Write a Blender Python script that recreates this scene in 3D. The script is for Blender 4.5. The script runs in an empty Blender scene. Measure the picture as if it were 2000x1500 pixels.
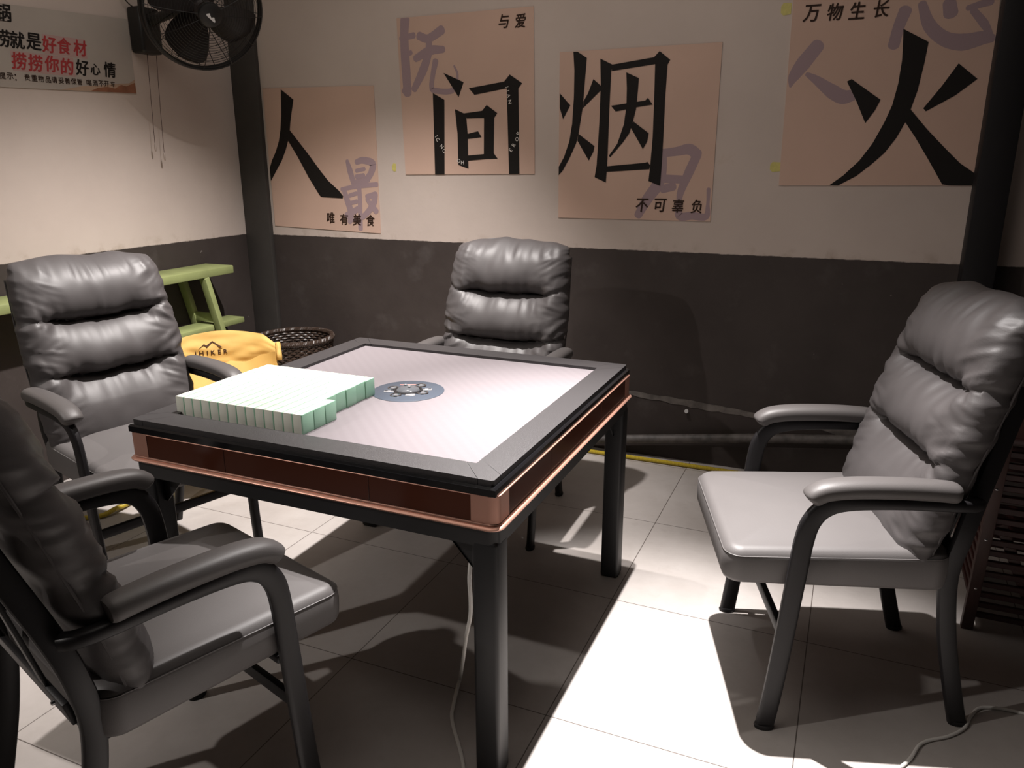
import bpy, bmesh, math, random
from mathutils import Vector, Matrix, noise

scene = bpy.context.scene
COL = scene.collection
PI = math.pi
R = math.radians

# ------------------------------------------------------------------ camera
cam_data = bpy.data.cameras.new('camera')
cam_data.sensor_width = 36.0
cam_data.lens = 1513.5 / 2000.0 * 36.0
cam_data.clip_start = 0.02
cam = bpy.data.objects.new('camera', cam_data)
COL.objects.link(cam)
_r = Vector((0.9170524, 0.3987562, -0.0028806)); _u = Vector((-0.1088504, 0.2572686, 0.9601898)); _f = Vector((-0.3836228, 0.8802308, -0.2793336))
m = Matrix((( _r.x, _u.x, -_f.x, 1.12280), (_r.y, _u.y, -_f.y, -1.83077), (_r.z, _u.z, -_f.z, 1.37022), (0, 0, 0, 1)))
cam.matrix_world = m
scene.camera = cam

# ------------------------------------------------------------------ world, lights, exposure
scene.view_settings.view_transform = 'Standard'
scene.view_settings.look = 'None'
scene.view_settings.gamma = 1.0
scene.view_settings.use_curve_mapping = False
scene.view_settings.exposure = 0.0
scene.cycles.max_bounces = 6
scene.cycles.use_denoising = True
world = bpy.data.worlds.new('world')
scene.world = world
world.use_nodes = True
bg = world.node_tree.nodes['Background']
bg.inputs[0].default_value = (1.0, 0.86, 0.78, 1)
bg.inputs[1].default_value = 0.014

def spot(name, loc, target, watts, angle, blend, radius, color):
    l = bpy.data.lights.new(name, 'SPOT')
    l.energy = watts; l.spot_size = R(angle); l.spot_blend = blend
    l.shadow_soft_size = radius; l.color = color
    o = bpy.data.objects.new(name, l); COL.objects.link(o)
    o.location = loc
    o.rotation_euler = (Vector(target) - Vector(loc)).to_track_quat('-Z', 'Y').to_euler()
    return o
# two ceiling lamps over the far edge of the table, a weaker one from the front left, and an added broad dim fill light for the walls, no real fixture
spot('ceiling_lamp_light', (0.44, 0.30, 2.75), (0.88, -0.36, 0), 1080, 54, 1.0, 0.018, (1.0, 0.95, 0.93))
spot('ceiling_lamp_light', (-0.32, 0.45, 2.75), (-1.05, 0.55, 0), 540, 86, 1.0, 0.024, (1.0, 0.94, 0.91))
spot('ceiling_lamp_light', (-1.95, -2.40, 2.7), (0.15, -0.25, 0.2), 125, 58, 0.8, 0.03, (1.0, 0.93, 0.88))
al = bpy.data.lights.new('wall_fill_light', 'AREA'); al.shape = 'DISK'; al.size = 2.6; al.energy = 25; al.color = (1.0, 0.90, 0.82)
ao = bpy.data.objects.new('wall_fill_light', al); COL.objects.link(ao); ao.location = (-0.2, -0.25, 2.92)

# ------------------------------------------------------------------ materials
MATS = {}
def mat(name, col, rough=0.6, metal=0.0, spec=0.5, bump=0.0, bscale=200.0, var=0.0, vscale=4.0, coat=0.0, sheen=0.0):
    if name in MATS: return MATS[name]
    mm = bpy.data.materials.new(name); mm.use_nodes = True
    nt = mm.node_tree; b = nt.nodes['Principled BSDF']
    b.inputs['Base Color'].default_value = (*col, 1); b.inputs['Roughness'].default_value = rough
    b.inputs['Metallic'].default_value = metal; b.inputs['Specular IOR Level'].default_value = spec
    b.inputs['Coat Weight'].default_value = coat
    b.inputs['Sheen Weight'].default_value = sheen
    tc = nt.nodes.new('ShaderNodeTexCoord')
    if var:
        n = nt.nodes.new('ShaderNodeTexNoise'); n.inputs['Scale'].default_value = vscale; n.inputs['Detail'].default_value = 6
        nt.links.new(tc.outputs['Object'], n.inputs['Vector'])
        r = nt.nodes.new('ShaderNodeValToRGB')
        r.color_ramp.elements[0].position = 0.3; r.color_ramp.elements[1].position = 0.7
        r.color_ramp.elements[0].color = (*[c * (1 - var) for c in col], 1)
        r.color_ramp.elements[1].color = (*[min(1, c * (1 + var)) for c in col], 1)
        nt.links.new(n.outputs['Fac'], r.inputs['Fac']); nt.links.new(r.outputs['Color'], b.inputs['Base Color'])
    if bump:
        n2 = nt.nodes.new('ShaderNodeTexNoise'); n2.inputs['Scale'].default_value = bscale; n2.inputs['Detail'].default_value = 3
        nt.links.new(tc.outputs['Object'], n2.inputs['Vector'])
        bp = nt.nodes.new('ShaderNodeBump'); bp.inputs['Strength'].default_value = bump; bp.inputs['Distance'].default_value = 0.002
        nt.links.new(n2.outputs['Fac'], bp.inputs['Height']); nt.links.new(bp.outputs['Normal'], b.inputs['Normal'])
    MATS[name] = mm
    return mm

def N(nt, kind, **kw):
    n = nt.nodes.new(kind)
    for k, v in kw.items(): setattr(n, k, v)
    return n
def math_node(nt, op, a, b=None, c=None):
    n = nt.nodes.new('ShaderNodeMath'); n.operation = op
    for i, v in enumerate((a, b, c)):
        if v is None: continue
        if isinstance(v, (int, float)): n.inputs[i].default_value = v
        else: nt.links.new(v, n.inputs[i])
    return n.outputs[0]
def mixc(nt, fac, a, b):
    n = nt.nodes.new('ShaderNodeMix'); n.data_type = 'RGBA'
    if isinstance(fac, (int, float)): n.inputs[0].default_value = fac
    else: nt.links.new(fac, n.inputs[0])
    for i, v in ((6, a), (7, b)):
        if isinstance(v, tuple): n.inputs[i].default_value = (*v, 1)
        else: nt.links.new(v, n.inputs[i])
    return n.outputs[2]
def ramp(nt, fac, p0, p1):
    n = nt.nodes.new('ShaderNodeMapRange'); nt.links.new(fac, n.inputs[0])
    n.inputs[1].default_value = p0; n.inputs[2].default_value = p1
    return n.outputs[0]
def noise_tex(nt, vec, scale, detail=4, rough=0.6):
    n = nt.nodes.new('ShaderNodeTexNoise'); n.inputs['Scale'].default_value = scale
    n.inputs['Detail'].default_value = detail; n.inputs['Roughness'].default_value = rough
    nt.links.new(vec, n.inputs['Vector'])
    return n.outputs['Fac']

def wall_mat(name, zb):
    mm = bpy.data.materials.new(name); mm.use_nodes = True
    nt = mm.node_tree; b = nt.nodes['Principled BSDF']
    tc = N(nt, 'ShaderNodeTexCoord'); ob = tc.outputs['Object']
    sx = N(nt, 'ShaderNodeSeparateXYZ'); nt.links.new(ob, sx.inputs[0])
    edge = noise_tex(nt, ob, 24, 8, 0.7)
    zz = math_node(nt, 'ADD', sx.outputs[2], math_node(nt, 'MULTIPLY', math_node(nt, 'SUBTRACT', edge, 0.5), 0.011))
    up = ramp(nt, zz, zb - 0.002, zb + 0.002)
    # upper paint: beige plaster with blotches
    bl = ramp(nt, noise_tex(nt, ob, 1.7, 5), 0.35, 0.7)
    upper = mixc(nt, bl, (0.515, 0.437, 0.390), (0.575, 0.492, 0.440))
    st = ramp(nt, noise_tex(nt, ob, 3.4, 6, 0.7), 0.66, 0.78)
    upper = mixc(nt, math_node(nt, 'MULTIPLY', st, 0.45), upper, (0.42, 0.33, 0.24))
    # dirty strip just above the dark paint
    band = math_node(nt, 'MULTIPLY', ramp(nt, zz, zb + 0.05, zb), ramp(nt, noise_tex(nt, ob, 14, 5), 0.52, 0.7))
    upper = mixc(nt, math_node(nt, 'MULTIPLY', band, 0.5), upper, (0.26, 0.19, 0.13))
    lower = mixc(nt, ramp(nt, noise_tex(nt, ob, 4, 6), 0.3, 0.7), (0.042, 0.033, 0.030), (0.056, 0.045, 0.041))
    chips = ramp(nt, noise_tex(nt, ob, 26, 2), 0.765, 0.80)
    lower = mixc(nt, math_node(nt, 'MULTIPLY', chips, 0.6), lower, (0.32, 0.29, 0.27))
    dust = ramp(nt, noise_tex(nt, ob, 5, 5), 0.58, 0.78)
    lower = mixc(nt, math_node(nt, 'MULTIPLY', dust, 0.25), lower, (0.15, 0.135, 0.13))
    c = mixc(nt, up, lower, upper)
    nt.links.new(c, b.inputs['Base Color'])
    nt.links.new(math_node(nt, 'MULTIPLY_ADD', up, 0.25, 0.58), b.inputs['Roughness'])
    b.inputs['Specular IOR Level'].default_value = 0.3
    bp = N(nt, 'ShaderNodeBump'); bp.inputs['Strength'].default_value = 0.25; bp.inputs['Distance'].default_value = 0.004
    nt.links.new(noise_tex(nt, ob, 22, 5), bp.inputs['Height']); nt.links.new(bp.outputs['Normal'], b.inputs['Normal'])
    return mm

def floor_mat():
    mm = bpy.data.materials.new('floor_tiles'); mm.use_nodes = True
    nt = mm.node_tree; b = nt.nodes['Principled BSDF']
    tc = N(nt, 'ShaderNodeTexCoord'); ob = tc.outputs['Object']
    sx = N(nt, 'ShaderNodeSeparateXYZ'); nt.links.new(ob, sx.inputs[0])
    T = 0.594
    def joint(o, off):
        m1 = math_node(nt, 'FRACT', math_node(nt, 'DIVIDE', math_node(nt, 'ADD', o, 20 * T - off), T))
        d = math_node(nt, 'MINIMUM', m1, math_node(nt, 'SUBTRACT', 1.0, m1))
        return math_node(nt, 'LESS_THAN', d, 0.0024)
    j = math_node(nt, 'MAXIMUM', joint(sx.outputs[0], 0.533), joint(sx.outputs[1], 0.328))
    ix = math_node(nt, 'FLOOR', math_node(nt, 'DIVIDE', math_node(nt, 'SUBTRACT', sx.outputs[0], 0.533), T))
    iy = math_node(nt, 'FLOOR', math_node(nt, 'DIVIDE', math_node(nt, 'SUBTRACT', sx.outputs[1], 0.328), T))
    cx = N(nt, 'ShaderNodeCombineXYZ'); nt.links.new(ix, cx.inputs[0]); nt.links.new(iy, cx.inputs[1])
    wn = N(nt, 'ShaderNodeTexWhiteNoise'); nt.links.new(cx.outputs[0], wn.inputs['Vector'])
    cl = ramp(nt, noise_tex(nt, ob, 2.6, 7, 0.65), 0.3, 0.72)
    c = mixc(nt, cl, (0.40, 0.365, 0.34), (0.53, 0.495, 0.47))
    fine = ramp(nt, noise_tex(nt, ob, 11, 5, 0.7), 0.55, 0.8)
    c = mixc(nt, math_node(nt, 'MULTIPLY', fine, 0.35), c, (0.33, 0.29, 0.26))
    c = mixc(nt, math_node(nt, 'MULTIPLY', wn.outputs['Value'], 0.14), c, (0.36, 0.32, 0.30))
    c = mixc(nt, j, c, (0.13, 0.11, 0.10))
    nt.links.new(c, b.inputs['Base Color'])
    b.inputs['Roughness'].default_value = 0.42; b.inputs['Specular IOR Level'].default_value = 0.35
    bp = N(nt, 'ShaderNodeBump'); bp.inputs['Strength'].default_value = 0.4; bp.inputs['Distance'].default_value = 0.002; bp.invert = True
    nt.links.new(j, bp.inputs['Height']); nt.links.new(bp.outputs['Normal'], b.inputs['Normal'])
    return mm

def felt_mat():
    mm = bpy.data.materials.new('felt'); mm.use_nodes = True
    nt = mm.node_tree; b = nt.nodes['Principled BSDF']
    tc = N(nt, 'ShaderNodeTexCoord'); ob = tc.outputs['Object']
    wv = N(nt, 'ShaderNodeTexWave'); wv.wave_type = 'BANDS'; wv.bands_direction = 'DIAGONAL'; wv.inputs['Scale'].default_value = 16
    wv.inputs['Distortion'].default_value = 0.6
    nt.links.new(ob, wv.inputs['Vector'])
    ck = N(nt, 'ShaderNodeTexChecker'); ck.inputs['Scale'].default_value = 55; nt.links.new(ob, ck.inputs['Vector'])
    c = mixc(nt, ramp(nt, wv.outputs['Fac'], 0.2, 0.8), (0.180, 0.159, 0.168), (0.186, 0.165, 0.174))
    c = mixc(nt, math_node(nt, 'MULTIPLY', ck.outputs['Fac'], 0.10), c, (0.160, 0.141, 0.150))
    nt.links.new(c, b.inputs['Base Color']); b.inputs['Roughness'].default_value = 0.9; b.inputs['Sheen Weight'].default_value = 0.15
    b.inputs['Specular IOR Level'].default_value = 0.2
    bp = N(nt, 'ShaderNodeBump'); bp.inputs['Strength'].default_value = 0.2; bp.inputs['Distance'].default_value = 0.001
    nt.links.new(noise_tex(nt, ob, 600, 2), bp.inputs['Height']); nt.links.new(bp.outputs['Normal'], b.inputs['Normal'])
    return mm

def weave_mat():
    mm = bpy.data.materials.new('wicker'); mm.use_nodes = True
    nt = mm.node_tree; b = nt.nodes['Principled BSDF']
    b.inputs['Base Color'].default_value = (0.045, 0.028, 0.020, 1); b.inputs['Roughness'].default_value = 0.42
    return mm

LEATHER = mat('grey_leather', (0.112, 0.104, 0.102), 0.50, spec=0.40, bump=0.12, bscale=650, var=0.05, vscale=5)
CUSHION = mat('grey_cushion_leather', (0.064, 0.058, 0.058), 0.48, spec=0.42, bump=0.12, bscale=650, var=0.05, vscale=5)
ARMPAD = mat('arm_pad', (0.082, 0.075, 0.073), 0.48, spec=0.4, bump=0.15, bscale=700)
BLACKMETAL = mat('black_metal', (0.012, 0.011, 0.012), 0.45, spec=0.32, bump=0.05, bscale=900)
LEGMETAL = mat('charcoal_metal', (0.016, 0.016, 0.017), 0.45, spec=0.4, bump=0.1, bscale=900)
FRAMETOP = mat('speckled_frame', (0.038, 0.035, 0.036), 0.42, spec=0.5, bump=0.5, bscale=700, var=0.15, vscale=500)
GLOSSBLACK = mat('gloss_black', (0.008, 0.008, 0.009), 0.14, spec=0.6)
COPPER = mat('copper', (0.60, 0.33, 0.25), 0.40, metal=0.65)
COPPERSATIN = mat('copper_satin', (0.50, 0.27, 0.205), 0.48, metal=0.6)
PANEL = mat('brown_gloss_panel', (0.066, 0.020, 0.011), 0.16, spec=0.3)
TILEWHITE = mat('tile_white', (0.80, 0.82, 0.72), 0.30, spec=0.5)
TILEGREEN = mat('tile_green', (0.33, 0.58, 0.42), 0.30, spec=0.5)
DISC = mat('console_blue_grey', (0.062, 0.076, 0.100), 0.35, spec=0.5)
SILVER = mat('silver', (0.75, 0.75, 0.76), 0.25, metal=1.0)
CONSOLEWHITE = mat('console_white', (0.24, 0.24, 0.25), 0.35)
LIGHTPLASTIC = mat('light_plastic', (0.72, 0.72, 0.72), 0.35)
GREENWOOD = mat('green_painted_wood', (0.25, 0.285, 0.115), 0.55, bump=0.15, bscale=60, var=0.12, vscale=9)
YELLOW = mat('yellow_canvas', (0.60, 0.375, 0.105), 0.75, bump=0.2, bscale=500, var=0.08, vscale=12)
PALEWOOD = mat('pale_wood', (0.60, 0.46, 0.22), 0.5)
INKBLACK = mat('black_ink', (0.010, 0.008, 0.007), 0.65, spec=0.25)
INKBROWN = mat('brown_ink', (0.030, 0.014, 0.008), 0.65, spec=0.25)
INKPURPLE = mat('mauve_ink', (0.335, 0.245, 0.262), 0.75, spec=0.2)
INKRED = mat('red_ink', (0.36, 0.040, 0.042), 0.7, spec=0.25)
INKWHITE = mat('white_ink', (0.7, 0.66, 0.62), 0.7, spec=0.2)
SHEET = mat('poster_sheet', (0.565, 0.395, 0.315), 0.72, spec=0.25, var=0.07, vscale=2.2)
BANNERM = mat('banner_sheet', (0.40, 0.355, 0.315), 0.6, spec=0.3, var=0.08, vscale=3)
BANNERPINK = mat('banner_pink', (0.43, 0.285, 0.265), 0.6, spec=0.3)
BANNERRED = mat('banner_mountain', (0.24, 0.10, 0.055), 0.6, spec=0.3, var=0.25, vscale=14)
BANNERTAN = mat('banner_tan', (0.40, 0.28, 0.20), 0.6, spec=0.3, var=0.12, vscale=10)
COLUMNM = mat('dark_column_paint', (0.052, 0.047, 0.043), 0.6, spec=0.3, bump=0.2, bscale=60, var=0.15, vscale=5)
COLUMNBLACK = mat('black_column_paint', (0.010, 0.009, 0.010), 0.6, spec=0.3, bump=0.2, bscale=60)
TAPE = mat('yellow_tape', (0.56, 0.50, 0.16), 0.5, var=0.1, vscale=60)
CABLE = mat('white_cable', (0.74, 0.72, 0.68), 0.5)
HOSE = mat('yellow_hose', (0.50, 0.37, 0.03), 0.45, spec=0.5)
PIPE = mat('painted_pipe', (0.085, 0.075, 0.07), 0.6, bump=0.3, bscale=60, var=0.5, vscale=25)
FANBLACK = mat('fan_black', (0.012, 0.011, 0.010), 0.45)
FANBLADE = mat('fan_blade', (0.038, 0.030, 0.028), 0.35)
REDWOOD = mat('dark_red_wood', (0.045, 0.013, 0.011), 0.5, bump=0.2, bscale=80, var=0.2, vscale=15)
REDPOST = mat('brown_post_wood', (0.075, 0.038, 0.032), 0.5, var=0.15, vscale=15)
WICKER = weave_mat()
FELT = felt_mat()
CEIL = mat('ceiling_paint', (0.12, 0.11, 0.10), 0.9)
GREYDUST = mat('bare_plaster', (0.13, 0.115, 0.105), 0.85, var=0.35, vscale=22)

# ------------------------------------------------------------------ helpers
def link(name, me, m, parent=None, smooth=True):
    if m is not None:
        for mm in (m if isinstance(m, (list, tuple)) else [m]): me.materials.append(mm)
    if smooth:
        for p in me.polygons: p.use_smooth = True
    o = bpy.data.objects.new(name, me); COL.objects.link(o)
    if parent is not None: o.parent = parent
    return o
def obj(name, bm, m, parent=None, smooth=True, sharp=35):
    bmesh.ops.recalc_face_normals(bm, faces=bm.faces)
    me = bpy.data.meshes.new(name)
    if smooth:
        for e in bm.edges:
            if len(e.link_faces) == 2 and e.calc_face_angle(0) > R(sharp): e.smooth = False
    bm.to_mesh(me); bm.free()
    return link(name, me, m, parent, smooth)
def thing(name, label, cat, loc=(0, 0, 0), rz=0.0, group=None):
    o = bpy.data.objects.new(name, None); COL.objects.link(o)
    o.empty_display_size = 0.1; o.location = loc; o.rotation_euler = (0, 0, rz)
    return tag(o, label, cat, group)
def tag(o, label, cat, group=None):
    o['label'] = label; o['category'] = cat
    if group: o['group'] = group
    return o
def struct(o):
    o['kind'] = 'structure'
    return o
def at(o, loc):
    """move a top-level mesh so that its origin sits at loc, geometry unchanged"""
    v = Vector(loc); o.data.transform(Matrix.Translation(-v)); o.location = v
    return o
def box(bm, lo, hi, bev=0.0, seg=2, mtx=None):
    r = bmesh.ops.create_cube(bm, size=1.0)
    vs = r['verts']
    for v in vs:
        v.co = Vector([lo[i] + (v.co[i] + 0.5) * (hi[i] - lo[i]) for i in range(3)])
    if bev > 0:
        es = list({e for v in vs for e in v.link_edges})
        b = bmesh.ops.bevel(bm, geom=es, offset=bev, segments=seg, profile=0.5, affect='EDGES')
        vs = list({v for f in b['faces'] for v in f.verts} | {v for v in vs if v.is_valid})
    if mtx is not None: bmesh.ops.transform(bm, matrix=mtx, verts=[v for v in vs if v.is_valid])
    return vs
def smooth_path(pts, n=6):
    P = [Vector(p) for p in pts]
    if len(P) < 3: return P
    out = []
    Q = [P[0] * 2 - P[1]] + P + [P[-1] * 2 - P[-2]]
    for i in range(1, len(Q) - 2):
        for k in range(n):
            t = k / n
            a, b, c, d = Q[i - 1], Q[i], Q[i + 1], Q[i + 2]
            out.append(0.5 * ((2 * b) + (-a + c) * t + (2 * a - 5 * b + 4 * c - d) * t * t + (-a + 3 * b - 3 * c + d) * t ** 3))
    out.append(P[-1])
    return out
def sweep(bm, path, a, b=None, side=None, n=12, power=2.0, cap=True):
    """sweep a superellipse: a = half size along the normal, b = half size along `side`; a, b numbers or functions of t"""
    rings = []
    L = len(path); prev = None
    for i, p in enumerate(path):
        t = (path[min(i + 1, L - 1)] - path[max(i - 1, 0)]).normalized()
        if side is not None:
            s = Vector(side); s = (s - t * s.dot(t)).normalized()
        else:
            s = prev if prev is not None else (Vector((0, 0, 1)) if abs(t.z) < 0.9 else Vector((1, 0, 0)))
            s = (s - t * s.dot(t)).normalized(); prev = s
        nn = t.cross(s)
        u = i / max(1, L - 1)
        aa = a(u) if callable(a) else a
        bb = aa if b is None else (b(u) if callable(b) else b)
        ring = []
        for k in range(n):
            th = 2 * PI * (k + 0.5) / n
            c, sn = math.cos(th), math.sin(th)
            ring.append(bm.verts.new(p + nn * (aa * math.copysign(abs(c) ** (2 / power), c)) + s * (bb * math.copysign(abs(sn) ** (2 / power), sn))))
        rings.append(ring)
    for r0, r1 in zip(rings, rings[1:]):
        for k in range(n): bm.faces.new((r0[k], r0[(k + 1) % n], r1[(k + 1) % n], r1[k]))
    if cap:
        bm.faces.new(rings[0][::-1]); bm.faces.new(rings[-1])
    return rings
def lathe(bm, prof, n=32, mtx=None, closed_ends=True):
    rings = []
    for r, z in prof:
        rings.append([bm.verts.new((r * math.cos(2 * PI * k / n), r * math.sin(2 * PI * k / n), z)) for k in range(n)])
    for r0, r1 in zip(rings, rings[1:]):
        for k in range(n): bm.faces.new((r0[k], r0[(k + 1) % n], r1[(k + 1) % n], r1[k]))
    if closed_ends:
        bm.faces.new(rings[0][::-1]); bm.faces.new(rings[-1])
    if mtx is not None: bmesh.ops.transform(bm, matrix=mtx, verts=[v for r in rings for v in r])
def prism(bm, pts, fn, t):
    """polygon pts (2D) extruded by t; fn maps (u, v, w) to 3D"""
    lo = [bm.verts.new(fn(x, y, 0)) for x, y in pts]; hi = [bm.verts.new(fn(x, y, t)) for x, y in pts]
    n = len(pts)
    es = [bm.edges.new((hi[i], hi[(i + 1) % n])) for i in range(n)]
    bmesh.ops.triangle_fill(bm, edges=es, use_beauty=True)
    for i in range(n):
        bm.faces.new((lo[i], lo[(i + 1) % n], hi[(i + 1) % n], hi[i]))
def bar(bm, p0, p1, w, h, up=(0, 0, 1), bev=0.0):
    """rectangular bar from p0 to p1: w along side, h along up"""
    p0, p1 = Vector(p0), Vector(p1); d = p1 - p0; L = d.length; d.normalize()
    u = Vector(up); u = (u - d * u.dot(d)).normalized(); s = u.cross(d)
    mtx = Matrix(((s.x, d.x, u.x, p0.x), (s.y, d.y, u.y, p0.y), (s.z, d.z, u.z, p0.z), (0, 0, 0, 1)))
    box(bm, (-w / 2, 0, -h / 2), (w / 2, L, h / 2), bev, 2, mtx)
def glyph_verts(body, size, bold=0.0):
    """flat mesh of one character, centred on the origin, height about `size`"""
    cu = bpy.data.curves.new('glyph', 'FONT'); cu.body = body; cu.size = 1.0; cu.offset = bold; cu.resolution_u = 3
    o = bpy.data.objects.new('glyph', cu); COL.objects.link(o)
    dg = bpy.context.evaluated_depsgraph_get(); dg.update()
    me = bpy.data.meshes.new_from_object(o.evaluated_get(dg))
    bpy.data.objects.remove(o); bpy.data.curves.remove(cu)
    vs = [v.co.copy() for v in me.vertices]; fs = [tuple(p.vertices) for p in me.polygons]
    bpy.data.meshes.remove(me)
    if not vs: return [], []
    x0, x1 = min(v.x for v in vs), max(v.x for v in vs); y0, y1 = min(v.y for v in vs), max(v.y for v in vs)
    s = size / max(y1 - y0, 0.6)
    return [((v.x - (x0 + x1) / 2) * s, (v.y - (y0 + y1) / 2) * s) for v in vs], fs
def glyph(bm, body, cx, cy, size, fn, w, rot=0.0, bold=0.0, slant=0.0, sx=1.0):
    vs, fs = glyph_verts(body, size, bold)
    c, s = math.cos(R(rot)), math.sin(R(rot))
    V = []
    for x, y in vs:
        x = x * sx + slant * y
        V.append(bm.verts.new(fn(cx + x * c - y * s, cy + x * s + y * c, w)))
    for f in fs:
        try: bm.faces.new([V[i] for i in f])
        except ValueError: pass
def flat(name, bm, m, parent): 
    me = bpy.data.meshes.new(name); bm.to_mesh(me); bm.free()
    return link(name, me, m, parent, False)

def letter(name, m, parent, ch, cx, cy, size, fn, w, fat=0.0, **k):
    """one written character; fat thickens the strokes by drawing them again a hair's breadth away"""
    bm = bmesh.new(); glyph(bm, ch, cx, cy, size, fn, w, **k)
    if fat:
        for i, (dx, dy) in enumerate(((1, 0), (-1, 0), (0, 1), (0, -1))):
            glyph(bm, ch, cx + dx * fat * size, cy + dy * fat * size * 0.6, size, fn, w + 0.00006 * (i + 1), **k)
    return flat(name, bm, m, parent)

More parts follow.
